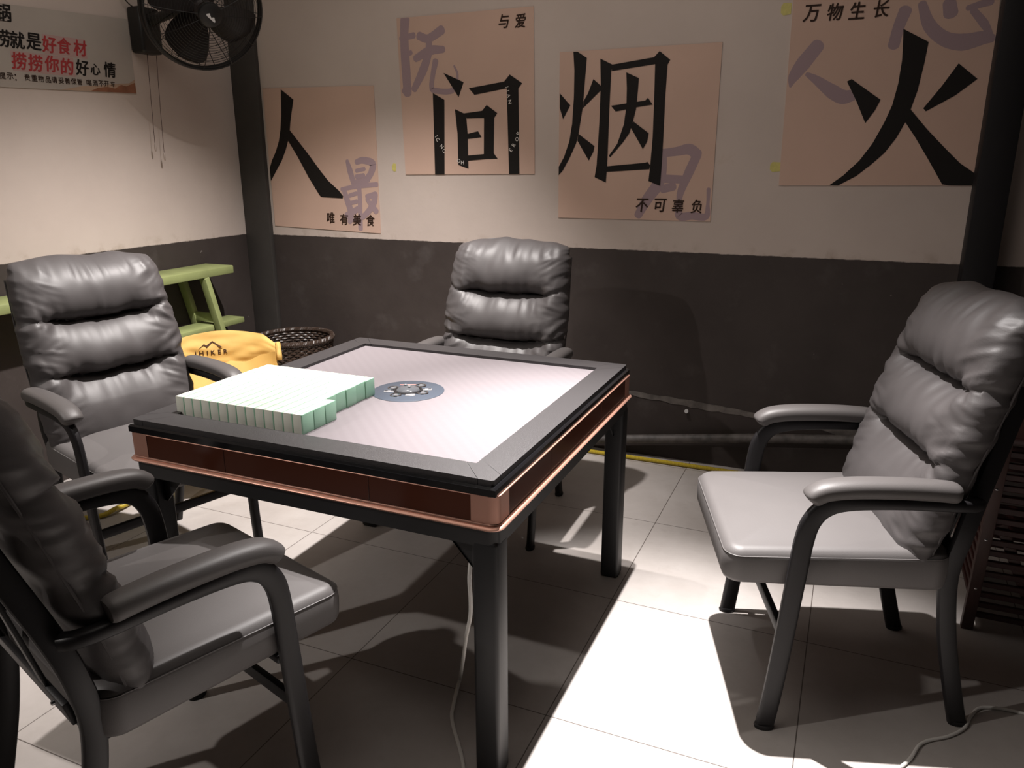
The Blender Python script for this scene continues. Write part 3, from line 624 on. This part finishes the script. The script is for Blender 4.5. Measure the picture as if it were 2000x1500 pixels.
bm = bmesh.new(); box(bm, (-0.50, -0.50, 0.600), (0.50, 0.50, 0.628)); obj('underside_plate', bm, BLACKMETAL, tab, False)
def leg(mtx, k):
    bm = bmesh.new(); box(bm, (0.453, -0.5132, 0.0), (0.5132, -0.453, 0.600), 0.009, 3, mtx); lg = obj('leg', bm, LEGMETAL, tab)
    for kk in range(2):
        bm = bmesh.new()
        pts = [(0.0, 0.0), (-0.075, 0.0), (-0.075, -0.012), (-0.010, -0.085), (0.0, -0.085)]
        m2 = mtx @ (Matrix.Identity(4) if kk == 0 else (Matrix.Translation((0.4831, -0.4831, 0)) @ Matrix.Rotation(R(-90), 4, 'Z') @ Matrix.Translation((-0.4831, 0.4831, 0))))
        if kk == 0: f2 = lambda u, v, w: mtx @ Vector((0.454 + u, -0.486 + w, 0.600 + v))
        else: f2 = lambda u, v, w: mtx @ Vector((0.486 - w, -0.454 - u, 0.600 + v))
        prism(bm, pts, f2, 0.004); obj('bracket', bm, LEGMETAL, lg, False)
four(leg)
# round control console in the middle of the felt
bm = bmesh.new(); lathe(bm, [(0.001, ZF + 0.0022), (0.100, ZF + 0.0022), (0.1035, ZF + 0.0010), (0.104, ZF - 0.002), (0.001, ZF - 0.002)], 64); con = obj('console', bm, DISC, tab)
zc = ZF + 0.0023
bm = bmesh.new(); lathe(bm, [(0.033, zc), (0.036, zc + 0.003), (0.041, zc + 0.003), (0.043, zc)], 40, closed_ends=False); obj('dome_ring', bm, BLACKMETAL, con)
glass = mat('dome_plastic', (0.10, 0.105, 0.115), 0.10, spec=0.6)
bm = bmesh.new(); lathe(bm, [(0.034 * math.sin(R(90 - 9 * i)), zc + 0.013 * math.cos(R(90 - 9 * i))) for i in range(10)] + [(0.0005, zc + 0.013)], 36); obj('dice_dome', bm, glass, con)
VR = Vector((0.917, 0.399, 0)).normalized()
for dx, dy in ((-0.010, 0.004), (0.008, -0.006)):
    bm = bmesh.new(); box(bm, (dx - 0.004, dy - 0.004, zc + 0.0115), (dx + 0.004, dy + 0.004, zc + 0.0165), 0.001, 1); obj('die', bm, CONSOLEWHITE, con)
def button_ring(bx, by, r):
    bm = bmesh.new(); lathe(bm, [(r * 0.72, zc), (r * 0.76, zc + 0.0022), (r * 0.95, zc + 0.0022), (r, zc)], 26, Matrix.Translation((bx, by, 0)), False)
    b_ = obj('button', bm, mat('chrome_ring', (0.45, 0.45, 0.47), 0.25, metal=1.0), con)
    bm = bmesh.new(); lathe(bm, [(0.0006, zc + 0.003), (r * 0.34, zc + 0.0028), (r * 0.42, zc)], 20, Matrix.Translation((bx, by, 0))); obj('button_cap', bm, CONSOLEWHITE, b_)
for bx, by in ((0.052, -0.006), (-0.008, -0.054), (-0.052, 0.004), (0.010, 0.056)): button_ring(bx, by, 0.0165)
for bx, by, a in ((0.045, 0.028, 24), (-0.044, -0.030, 24)):
    bm = bmesh.new(); mt = Matrix.Translation((bx, by, 0)) @ Matrix.Rotation(R(a), 4, 'Z')
    box(bm, (-0.015, -0.009, zc - 0.0005), (0.015, 0.009, zc + 0.002), 0.0015, 1, mt); kb = obj('key', bm, CONSOLEWHITE, con)
    for s in (-1, 1):
        bm = bmesh.new(); box(bm, (s * 0.009 - 0.004, -0.0045, zc + 0.0019), (s * 0.009 + 0.004, 0.0045, zc + 0.0026), 0.0006, 1, mt); obj('key_mark', bm, BLACKMETAL, kb)
bm = bmesh.new(); box(bm, (-0.014, -0.009, zc - 0.0005), (0.014, 0.009, zc + 0.0022), 0.001, 1, Matrix.Translation((0.030, -0.038, 0)) @ Matrix.Rotation(R(24), 4, 'Z')); obj('display_window', bm, CONSOLEWHITE, con)
bm = bmesh.new(); box(bm, (-0.024, -0.003, zc - 0.0005), (0.024, 0.003, zc + 0.0012), 0.0008, 1, Matrix.Translation((-0.030, 0.050, 0)) @ Matrix.Rotation(R(24), 4, 'Z')); obj('display_window', bm, mat('pink_window', (0.42, 0.22, 0.20), 0.4), con)

# ------------------------------------------------------------------ the block of mahjong tiles
TX, TY, TH = 0.0289, 0.0440, 0.0505
bm = bmesh.new(); box(bm, (-TX / 2 + 0.0002, -TY / 2 + 0.0002, 0), (TX / 2 - 0.0030, TY / 2 - 0.0002, TH), 0.0012, 2); tproto = obj('mahjong_tile', bm, TILEWHITE)
bm = bmesh.new(); box(bm, (TX / 2 - 0.0046, -TY / 2 + 0.0003, 0.0002), (TX / 2 - 0.0001, TY / 2 - 0.0003, TH - 0.0002), 0.0012, 2); gproto = obj('green_back', bm, TILEGREEN, tproto)
ORD = ['first', 'second', 'third', 'fourth', 'fifth', 'sixth', 'seventh', 'eighth', 'ninth', 'tenth', 'eleventh', 'twelfth', 'thirteenth', 'fourteenth']
ROWN = ['nearest row', 'second row from the front', 'third row from the front', 'fourth row from the front', 'fifth row from the front', 'sixth row from the front', 'second-last row', 'back row']
rnd = random.Random(11)
first = True
for r in range(8):
    n = 14 if r < 3 else 13
    jx = (0.0, 0.001, 0.0025, 0.0005, -0.0005, 0.002, 0.0005, 0.003)[r]
    for c in range(n):
        if first: t = tproto; first = False
        else:
            t = tproto.copy(); COL.objects.link(t)
            g = gproto.copy(); g.parent = t; COL.objects.link(g)
        t.location = (-0.4465 + TX * (c + 0.5) + jx + rnd.uniform(-1, 1) * 0.00012, -0.4180 + TY * (r + 0.5) + rnd.uniform(-1, 1) * 0.00012, ZF)
        tag(t, 'white green-backed mahjong tile, %s from the left in the %s' % (ORD[c], ROWN[r]), 'mahjong tile', 'mahjong tiles in one block on the table')

# ------------------------------------------------------------------ padded armchairs (local: +Y is forward, X sideways)
def sstep(a, b, x):
    t = min(1, max(0, (x - a) / (b - a))); return t * t * (3 - 2 * t)
GRO = (0.690, 0.865)
def back_plane(z):
    # rear face of the cushion: y as a function of z
    if z < 0.6: return -0.120 - 0.24 * (z - 0.43)
    return -0.161 - 0.315 * (z - 0.6)
def ridge(p):
    return 1.0 - 2.2 * abs(noise.noise(p))
def cushion(seed):
    """plump back cushion with two deep tucks, closed mesh"""
    bm = bmesh.new(); NU, NV = 76, 132
    z0, z1 = 0.425, 1.062
    off = seed * 17.3
    def halfw(z):
        t = (z - z0) / (z1 - z0)
        w = 0.243 + 0.014 * math.sin(PI * min(1, t * 1.15)) - 0.012 * sstep(0.8, 1, t)
        for g in GRO: w -= 0.008 * math.exp(-((z - g - 0.012) / 0.020) ** 2)
        w += 0.004 * ridge(Vector((z * 22, off, 0)))
        return w
    def front(u, z):
        au = abs(u)
        gz = [g + 0.026 * u * u - 0.010 + 0.007 * noise.noise(Vector((u * 4, off + g * 9, 3))) for g in GRO]
        zb = [z0 - 0.02, gz[0], gz[1], z1 + 0.02]
        lump = 0.0
        for a, b in zip(zb, zb[1:]):
            if a <= z <= b:
                t = (z - a) / (b - a)
                lump = max(0.0, math.sin(PI * (t ** 0.86))) ** 0.40      # rolls hang heavier low down
        k = sstep(0.42, 0.90, au)
        mid = 1 - k
        side = 0.080 + 0.012 * sstep(0.6, 0.9, z)
        d = side * (0.60 + 0.40 * k) + 0.074 * lump * (0.12 + 0.88 * mid) + 0.026 * k
        d -= 0.026 * mid * (1 - lump)
        dist = min(abs(z - g) for g in gz)
        sgn = 1 if min(gz, key=lambda g: abs(z - g)) < z else -1
        # gathers running out of the tucks, fanning sideways
        gat = math.exp(-(dist / 0.050) ** 1.3) * (1 - math.exp(-dist / 0.006))
        ph = u * (1 - 1.4 * dist)
        d += 0.0085 * gat * (0.30 + 0.70 * mid) * (ridge(Vector((ph * 7.5, z * 2.0, off))) - 0.35)
        d += 0.0035 * gat * ridge(Vector((ph * 17, z * 3, off + 5)))
        # drag folds from the tuck ends towards the side seams
        e = sstep(0.40, 0.80, au)
        zz = z - sgn * 0.10 * (au - 0.5)
        near = 0.35 + 0.65 * math.exp(-(dist / 0.075) ** 2)
        d += 0.0095 * e * near * (ridge(Vector((u * 2.0, zz * 21, off + 9))) - 0.30)
        d += 0.0030 * e * ridge(Vector((u * 3, zz * 47, off + 2)))
        d += 0.008 * noise.noise(Vector((u * 2.0, z * 6, off + 20))) + 0.0035 * noise.noise(Vector((u * 6, z * 14, off + 60)))
        top = sstep(0.965, 1.03, z)
        d += 0.008 * top * (ridge(Vector((u * 6.5, z * 4, off + 30))) - 0.3)
        return d
    rows = []
    for j in range(NV + 1):
        v = j / NV
        s = 0.40 * (-math.cos(PI * v)) + 0.60 * (2 * v - 1)
        z = (z0 + z1) / 2 + (z1 - z0) / 2 * s
        e = max(0.0, 1 - abs(s) ** 9) ** 0.5                   # closes top and bottom
        ex = max(0.0, 1 - abs(s) ** 14) ** 0.3
        yb = back_plane(z); hw = halfw(z) * (0.90 + 0.10 * ex)
        fr = []; bk = []
        for i in range(NU + 1):
            u = -1 + 2 * i / NU
            uu = math.sin(u * PI / 2)
            ed = max(0.0, 1 - abs(uu) ** 7) ** 0.5
            lift = 0.0
            if v > 0.8: lift = sstep(0.85, 1, v) * (0.012 * noise.noise(Vector((uu * 2.6, off, 40))) - 0.012 * abs(uu) ** 4)
            ruff = 0.0035 * (1 - ed) * ridge(Vector((z * 26, off + (7 if uu > 0 else 3), 80)))
            F = front(uu, z); yc = yb + 0.46 * F
            fr.append((uu * (hw + ruff), yc + (F - 0.46 * F) * ed * e, z + lift))
            bk.append((uu * (hw + ruff), yc - 0.46 * F * ed * e - 0.004 * math.sin(z * 60) * ed, z + lift))
        rows.append((fr, bk))
    grid = []
    for fr, bk in rows:
        grid.append([bm.verts.new(p) for p in fr] + [bm.verts.new(p) for p in bk[-2:0:-1]])
    n = len(grid[0])
    for r0, r1 in zip(grid, grid[1:]):
        for k in range(n): bm.faces.new((r0[k], r0[(k + 1) % n], r1[(k + 1) % n], r1[k]))
    bm.faces.new(grid[0][::-1]); bm.faces.new(grid[-1])
    bmesh.ops.remove_doubles(bm, verts=bm.verts, dist=0.00005)
    return bm
def seat_bm():
    bm = bmesh.new(); NX, NY = 28, 34
    y0, y1 = -0.150, 0.372; hx = 0.2525; zt, zb = 0.489, 0.393
    # rounded plan outline, vertical profile with soft top edge
    def outline(off):
        r = 0.045; pts = []
        for cx, cy, a0 in ((hx - r, y1 - r, 0), (-hx + r, y1 - r, 90), (-hx + r, y0 + r, 180), (hx - r, y0 + r, 270)):
            for i in range(9):
                a = R(a0 + 90 * i / 8); pts.append((cx + (r - off) * math.cos(a), cy + (r - off) * math.sin(a)))
        return pts
    def crown(x, y):
        u = abs(x) / hx; v = abs((y - (y0 + y1) / 2) / ((y1 - y0) / 2))
        return zt + 0.022 * (max(0, 1 - u ** 2.5) * max(0, 1 - v ** 3)) ** 0.7 - 0.012 * sstep(0.1, 0.37, y)
    rings = []
    prof = [(0.014, zb), (0.004, zb + 0.003), (0.0, zb + 0.012), (-0.002, (zb + zt) / 2), (0.0, zt - 0.020), (0.003, zt - 0.010), (0.010, zt - 0.002)]
    for off, z in prof:
        rings.append([bm.verts.new((x, y, z - (0.012 * sstep(0.1, 0.37, y) if z > 0.45 else 0))) for x, y in outline(off)])
    for off in (0.018, 0.028, 0.040):
        rings.append([bm.verts.new((x, y, crown(x, y))) for x, y in outline(off)])
    base = outline(0.040)
    cx, cy = 0.0, (y0 + y1) / 2
    for k in range(1, 12):
        s = 1 - k / 12
        rings.append([bm.verts.new((cx + (x - cx) * s, cy + (y - cy) * s, crown(cx + (x - cx) * s, cy + (y - cy) * s))) for x, y in base])
    n = len(rings[0])
    for r0, r1 in zip(rings, rings[1:]):
        for k in range(n): bm.faces.new((r0[k], r0[(k + 1) % n], r1[(k + 1) % n], r1[k]))
    bm.faces.new(rings[0][::-1]); bm.faces.new(rings[-1])
    pip = bmesh.new()
    path = [Vector((x, y, zt - 0.013 - 0.012 * sstep(0.1, 0.37, y))) for x, y in outline(0.0012)]
    sweep(pip, path + [path[0]], 0.0014, n=6, cap=False)
    return bm, pip

def make_chair(label, loc, yaw_deg, seed, extra=None):
    t = thing('armchair', label, 'chair', (loc[0], loc[1], 0), R(yaw_deg - 90), 'armchairs around the mahjong table')
    s_bm, p_bm = seat_bm()
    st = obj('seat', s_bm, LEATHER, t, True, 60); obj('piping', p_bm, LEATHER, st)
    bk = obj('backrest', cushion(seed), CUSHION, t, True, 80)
    # side gusset seams of the cushion
    for s in (-1, 1):
        bm = bmesh.new()
        sweep(bm, smooth_path([(s * (0.2395 + 0.013 * math.sin(PI * min(1, (z - 0.43) * 1.82))), back_plane(z) + 0.035, z) for z in (0.47, 0.56, 0.65, 0.74, 0.83, 0.92, 1.0)], 4), 0.0028, n=6)
        obj('seam', bm, CUSHION, bk)
    for s in (-1, 1):
        X = (s, 0, 0)
        bm = bmesh.new()     # front leg, bent into the arm rail
        path = smooth_path([(s * 0.262, 0.247, 0.0), (s * 0.264, 0.232, 0.14), (s * 0.267, 0.210, 0.42), (s * 0.268, 0.202, 0.52), (s * 0.269, 0.190, 0.572), (s * 0.270, 0.163, 0.606), (s * 0.270, 0.115, 0.620), (s * 0.270, 0.0, 0.624), (s * 0.268, -0.12, 0.622), (s * 0.255, -0.165, 0.618), (s * 0.238, -0.182, 0.615)], 6)
        sweep(bm, path, lambda u: 0.0225 - 0.0085 * sstep(0.5, 0.72, u), lambda u: 0.0115 + 0.0035 * sstep(0.5, 0.72, u), X, 14, 3.2)
        fl = obj('leg', bm, BLACKMETAL, t)
        bm = bmesh.new(); lathe(bm, [(0.002, 0.0), (0.021, 0.0), (0.0225, 0.006), (0.020, 0.012), (0.002, 0.012)], 18, Matrix.Translation((s * 0.262, 0.247, 0)) @ Matrix.Diagonal((0.75, 1.12, 1, 1))); obj('foot_cap', bm, BLACKMETAL, fl)
        bm = bmesh.new()     # rear leg, carried up behind the cushion
        path = smooth_path([(s * 0.207, -0.240, 0.0), (s * 0.211, -0.205, 0.13), (s * 0.216, -0.172, 0.27), (s * 0.222, -0.153, 0.42), (s * 0.228, -0.168, 0.53), (s * 0.216, -0.192, 0.62), (s * 0.186, -0.240, 0.76), (s * 0.165, -0.276, 0.87)], 6)
        sweep(bm, path, 0.0215, lambda u: 0.0125, X, 14, 3.2)
        rl = obj('leg', bm, BLACKMETAL, t)
        bm = bmesh.new(); lathe(bm, [(0.002, 0.0), (0.020, 0.0), (0.0215, 0.006), (0.019, 0.012), (0.002, 0.012)], 18, Matrix.Translation((s * 0.207, -0.240, 0)) @ Matrix.Diagonal((0.8, 1.1, 1, 1))); obj('foot_cap', bm, BLACKMETAL, rl)
        bm = bmesh.new()     # padded armrest
        path = smooth_path([(s * 0.270, 0.200, 0.624), (s * 0.270, 0.188, 0.638), (s * 0.270, 0.160, 0.6505), (s * 0.270, 0.100, 0.658), (s * 0.270, 0.0, 0.660), (s * 0.270, -0.08, 0.657), (s * 0.270, -0.118, 0.653)], 7)
        def pr(u, w): 
            e = 0.35 + 0.65 * math.sqrt(max(0, 1 - (1 - min(1, u / 0.10)) ** 2))
            e2 = 0.82 + 0.18 * math.sqrt(max(0, 1 - (max(0, u - 0.92) / 0.08) ** 2)); return w * e * e2
        sweep(bm, path, lambda u: pr(u, 0.0225), lambda u: pr(u, 0.029 + 0.004 * math.sin(PI * u)), X, 18, 2.4)
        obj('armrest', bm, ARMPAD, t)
    # under-seat frame and rungs
    bm = bmesh.new()
    for y, hw in ((0.20, 0.258), (-0.140, 0.212)): box(bm, (-hw, y - 0.012, 0.374), (hw, y + 0.012, 0.394), 0.003, 1)
    for x in (-0.2, 0.2): box(bm, (x - 0.012, -0.155, 0.374), (x + 0.012, 0.2, 0.394), 0.003, 1)
    obj('seat_frame', bm, BLACKMETAL, t)
    bm = bmesh.new(); bar(bm, (-0.262, 0.224, 0.262), (0.262, 0.224, 0.262), 0.016, 0.030, (0, 0, 1), 0.003); obj('stretcher', bm, BLACKMETAL, t)
    for y, z, w_ in ((-0.166, 0.455, 0.205), (-0.262, 0.83, 0.172)):   # back frame: cross rails and two inner uprights
        bm = bmesh.new(); bar(bm, (-w_, y - 0.012, z), (w_, y - 0.012, z), 0.012, 0.05, (0, -0.25, 1), 0.003); obj('back_rail', bm, BLACKMETAL, t)
    for x in (-0.115, 0.115):
        bm = bmesh.new(); bar(bm, (x, -0.180, 0.46), (x, -0.272, 0.83), 0.030, 0.008, (0, 1, 0.3), 0.002); obj('back_slat', bm, BLACKMETAL, t)
    for s in (-1, 1):
        for z, y in ((0.455, -0.190), (0.83, -0.284)):
            bm = bmesh.new(); lathe(bm, [(0.0045, 0), (0.0045, 0.004), (0.002, 0.006)], 12, Matrix.Translation((s * 0.15, y + 0.005, z)) @ Matrix.Rotation(R(90), 4, 'X')); obj('bolt', bm, SILVER, t)
    return t
make_chair('grey padded armchair in front at the near left, seen from its side and back', (-0.166, -0.876), 73.0, 1)
make_chair('grey padded armchair on the left, behind the tiles and before the yellow camp chair', (-1.046, -0.049), -15.8, 2)
make_chair('grey padded armchair tucked in at the far table edge, back to the dark wall', (-0.107, 0.780), -88.7, 3)
make_chair('grey padded armchair alone on the right, its empty seat turned to the table', (1.201, 0.238), 198.4, 4)

# ------------------------------------------------------------------ green benches by the left wall
def bench(label, x0, x1, y0, y1, top, th, splay, rest_x, legw=0.042, inset=0.016):
    t = thing('bench', label, 'bench', ((x0 + x1) / 2, (y0 + y1) / 2, 0), 0, 'green wooden benches by the left wall')
    X = (x0 + x1) / 2; Yc = (y0 + y1) / 2; hx, hy = (x1 - x0) / 2, (y1 - y0) / 2
    bm = bmesh.new(); box(bm, (-hx, -hy, top - th), (hx, hy, top), 0.005, 2); obj('seat_plank', bm, GREENWOOD, t)
    for sx in (-1, 1):
        for sy in (-1, 1):
            bm = bmesh.new()
            p0 = Vector((sx * (hx - inset), sy * (hy - 0.19), top - th)); p1 = Vector((sx * (hx - inset + rest_x), sy * (hy - 0.19 + splay * (top - th)), 0.0))
            bar(bm, p1 + Vector((0, 0, 0.0)), p0, legw, legw * 0.7, (0, 1, 0), 0.003)
            for v in bm.verts:
                if v.co.z < 0.03: v.co.z = max(0.0, v.co.z)
            obj('leg', bm, GREENWOOD, t)
    for sy in (-1, 1):
        z = (top - th) * 0.74
        yy = sy * (hy - 0.19 + splay * (top - th - z))
        bm = bmesh.new(); bar(bm, (-(hx - inset + rest_x * 0.26), yy, z), (hx - inset + rest_x * 0.26, yy, z), 0.018, 0.045, (0, 0, 1), 0.002); obj('stretcher', bm, GREENWOOD, t)
    return t
tb = bench('tall green bench behind the left armchair, against the left wall', -1.968, -1.782, -0.40, 1.258, 0.849, 0.040, 0.26, 0.0)
bm = bmesh.new(); box(bm, (-0.062, -0.15, 0.532), (0.052, 0.915, 0.562), 0.005, 2); obj('low_bench_plank', bm, GREENWOOD, tb)  # seat plank of a separate low bench, built as part of the tall one
bench('low narrow green bench in front of the tall green bench', -1.768, -1.700, 0.32, 1.00, 0.592, 0.028, 0.10, 0.0)

# ------------------------------------------------------------------ yellow camp chair
cc = thing('camp_chair', 'yellow canvas camp chair with dark mountain logo behind the left armchair', 'chair', (-1.452, 0.768, 0), R(-43 - 90 + 180 - 0))
# local frame: +Y faces away from the back (towards the table), X sideways
cc.rotation_euler = (0, 0, R(-46 - 90))
def wr(u, v, amp, o): return amp * noise.noise(Vector((u * 3.5, v * 4.5, o)))
def canvas(name, fn, nu, nv, th, parent):
    bm = bmesh.new(); g = [[bm.verts.new(fn(-1 + 2 * i / nu, j / nv)) for i in range(nu + 1)] for j in range(nv + 1)]
    for j in range(nv):
        for i in range(nu): bm.faces.new((g[j][i], g[j][i + 1], g[j + 1][i + 1], g[j + 1][i]))
    bmesh.ops.recalc_face_normals(bm, faces=bm.faces)
    bmesh.ops.solidify(bm, geom=bm.faces[:], thickness=th)
    return obj(name, bm, YELLOW, parent, True, 60)
HWC = 0.25
def back_y(u, v):  # curved round the sitter
    return -0.02 + 0.11 * abs(u) ** 3.0
def band(u, v):    # head band, double cloth, v 0 bottom .. 1 top
    sag = 0.030 * (1 - u * u) 
    z0 = 0.470 + 0.030 * u * u; z1 = 0.612 + 0.012 * math.cos(u * 3) - 0.035 * sstep(0.72, 1, abs(u))
    z = z0 + (z1 - z0) * v
    return (u * HWC, back_y(u, v) + 0.018 + 0.012 * math.sin(PI * v) - 0.035 * v + wr(u, v, 0.008, 3), z)
bnd = canvas('back_band', band, 90, 30, 0.004, cc)
def sling(u, v):   # one piece sling from the back down to the seat front
    if v < 0.5:
        t = v / 0.5; z = 0.50 - 0.27 * t; y = back_y(u, v) * (1 - t) + 0.0 + 0.16 * t
    else:
        t = (v - 0.5) / 0.5; z = 0.23 + 0.12 * t * t - 0.02 * math.sin(PI * t); y = 0.16 + 0.30 * t
    z += 0.085 * u * u * (0.4 + 0.6 * min(1, v * 1.6)) 
    return (u * (HWC - 0.012), y + wr(u, v, 0.010, 8), z + wr(u, v, 0.008, 12))
canvas('sling', sling, 36, 36, 0.003, cc)
def edge_tube(u0):
    bm = bmesh.new(); sweep(bm, [Vector((x, y - 0.006, z)) for x, y, z in [band(u0, v / 10) for v in range(11)]], 0.012, n=10); return obj('edge_fold', bm, YELLOW, bnd)
for u0 in (-1, 1): edge_tube(u0)
lf = lambda u, v, w: Vector((-(u), band(-u / HWC, 0.5)[1] + 0.0085 + 0.012 * (1 - ((v - 0.54) / 0.07) ** 2) * 0.0 + w, v))
def on_band(u, v, w):
    uu = max(-1, min(1, -u / HWC)); z0 = band(uu, 0)[2]; z1 = band(uu, 1)[2]; vv = (v - z0) / (z1 - z0)
    p = band(uu, vv); return Vector((-u, p[1] + 0.0022 + w, v))
bm = bmesh.new()
LZ = 0.533
for k, ch in enumerate('IHIKER'):
    bm = bmesh.new(); glyph(bm, ch, -0.040 + (-0.062, -0.038, -0.013, 0.011, 0.038, 0.064)[k], LZ, 0.021, on_band, 0.0, bold=0.02); flat('printed_letter', bm, mat('brown_print', (0.05, 0.022, 0.010), 0.7, spec=0.2), bnd)
bm = bmesh.new()
for poly in ([(-0.052, 0.530), (-0.024, 0.552), (-0.014, 0.545), (0.012, 0.562), (0.055, 0.531), (0.040, 0.533), (0.012, 0.557), (-0.012, 0.536), (-0.024, 0.546)],):
    vs = [bm.verts.new(on_band(u - 0.040, v + 0.021, 0.0026)) for u, v in poly]; es = [bm.edges.new((vs[i], vs[(i + 1) % len(vs)])) for i in range(len(vs))]
    bmesh.ops.triangle_fill(bm, edges=es, use_beauty=True)
flat('printed_logo', bm, mat('brown_print', (0.05, 0.022, 0.010), 0.7, spec=0.2), bnd)
for s in (-1, 1):
    bm = bmesh.new(); sweep(bm, [Vector((s * (HWC - 0.015), 0.05, 0.50)), Vector((s * (HWC - 0.02), 0.22, 0.26)), Vector((s * (HWC - 0.03), 0.46, 0.012))], 0.011, n=10); obj('leg', bm, PALEWOOD, cc)
    bm = bmesh.new(); sweep(bm, [Vector((s * (HWC - 0.035), 0.46, 0.36)), Vector((s * (HWC - 0.035), 0.20, 0.20)), Vector((s * (HWC - 0.04), -0.05, 0.012))], 0.011, n=10); obj('leg', bm, PALEWOOD, cc)
    for y in (0.46, -0.05):
        bm = bmesh.new(); lathe(bm, [(0.002, 0), (0.016, 0), (0.016, 0.025), (0.002, 0.026)], 12, Matrix.Translation((s * (HWC - 0.035), y, 0))); obj('foot_cap', bm, BLACKMETAL, cc)
bm = bmesh.new(); bar(bm, (-(HWC - 0.03), 0.22, 0.24), (HWC - 0.03, 0.22, 0.24), 0.018, 0.018); obj('stretcher', bm, PALEWOOD, cc)

# ------------------------------------------------------------------ wicker basket
bk_ = thing('wicker_basket', 'dark brown round wicker basket behind the yellow camp chair', 'basket', (-1.535, 1.385, 0))
bm = bmesh.new()
def prof_r(z): return 0.150 + 0.045 * (z / 0.46) ** 1.2
NR, NS = 34, 60
for r in range(NR):       # woven horizontal strands
    z = 0.012 + r * 0.0132; path = []
    for i in range(NS * 2 + 1):
        a = 2 * PI * i / (NS * 2)
        rr = prof_r(z) + 0.0045 * math.cos(NS / 2 * a * 1.0 * 2 / 2 + PI * (r % 2))
        path.append(Vector((rr * math.cos(a), rr * math.sin(a), z)))
    sweep(bm, path, 0.0062, n=5, cap=False)
obj('woven_wall', bm, WICKER, bk_)
bm = bmesh.new()
for i in range(30):
    a = 2 * PI * i / 30; path = [Vector((prof_r(z) * math.cos(a), prof_r(z) * math.sin(a), z)) for z in [0.005 + 0.46 * j / 8 for j in range(9)]]
    sweep(bm, path, 0.0042, n=5)
obj('uprights', bm, WICKER, bk_)
bm = bmesh.new()
for k in range(3):        # braided rim
    path = []
    for i in range(241):
        a = 2 * PI * i / 240; ph = 40 * a + 2 * PI * k / 3
        path.append(Vector(((0.197 + 0.008 * math.cos(ph)) * math.cos(a), (0.197 + 0.008 * math.cos(ph)) * math.sin(a), 0.466 + 0.009 * math.sin(ph))))
    sweep(bm, path, 0.0068, n=6, cap=False)
obj('braided_rim', bm, WICKER, bk_)
bm = bmesh.new(); lathe(bm, [(0.001, 0.004), (0.148, 0.004), (0.148, 0.014), (0.001, 0.014)], 40); obj('base', bm, WICKER, bk_)

# ------------------------------------------------------------------ slatted rack on the right
rk = thing('slatted_rack', 'dark red slatted wooden rack behind the right armchair', 'rack', (1.86, 0.80, 0))
W2, D2, H2 = 0.295, 0.20, 0.60
def post(sx, sy):
    bm = bmesh.new(); bar(bm, (sx * W2, sy * D2, 0), (sx * (W2 - 0.014), sy * D2, H2), 0.032, 0.026, (0, 1, 0), 0.002); p = obj('post', bm, REDPOST, rk)
    if sy < 0:
        for z in (0.14, 0.30, 0.46):
            bm = bmesh.new(); lathe(bm, [(0.004, 0), (0.004, 0.002), (0.0015, 0.0035)], 10, Matrix.Translation((sx * (W2 - 0.014 * z / H2), sy * D2 - 0.0125, z)) @ Matrix.Rotation(R(90), 4, 'X')); obj('bolt', bm, SILVER, p)
for sx in (-1, 1):
    for sy in (-1, 1): post(sx, sy)
zz = [0.035 + 0.0345 * i for i in range(16)]
for i, z in enumerate(zz):
    for sy in (-1, 1):
        bm = bmesh.new(); box(bm, (-W2 + 0.008, sy * D2 - 0.006 + (0.014 if sy < 0 else -0.014), z), (W2 - 0.008, sy * D2 + 0.006 + (0.014 if sy < 0 else -0.014), z + 0.018), 0.002, 1); obj('slat', bm, REDWOOD, rk, False)
    for sx in (-1, 1):
        bm = bmesh.new(); box(bm, (sx * (W2 - 0.018) - 0.005, -D2 + 0.02, z), (sx * (W2 - 0.018) + 0.005, D2 - 0.02, z + 0.018), 0.002, 1); obj('slat', bm, REDWOOD, rk, False)
bm = bmesh.new(); bar(bm, (-W2 + 0.045, -D2 + 0.026, 0.34), (-W2 + 0.17, -D2 + 0.026, 0.06), 0.010, 0.03, (1, 0, 0.4), 0.002); obj('brace', bm, REDPOST, rk)
bm = bmesh.new(); box(bm, (-W2 - 0.012, -D2 - 0.016, H2), (W2 + 0.012, D2 + 0.016, H2 + 0.022), 0.004, 2); obj('top_board', bm, REDWOOD, rk)
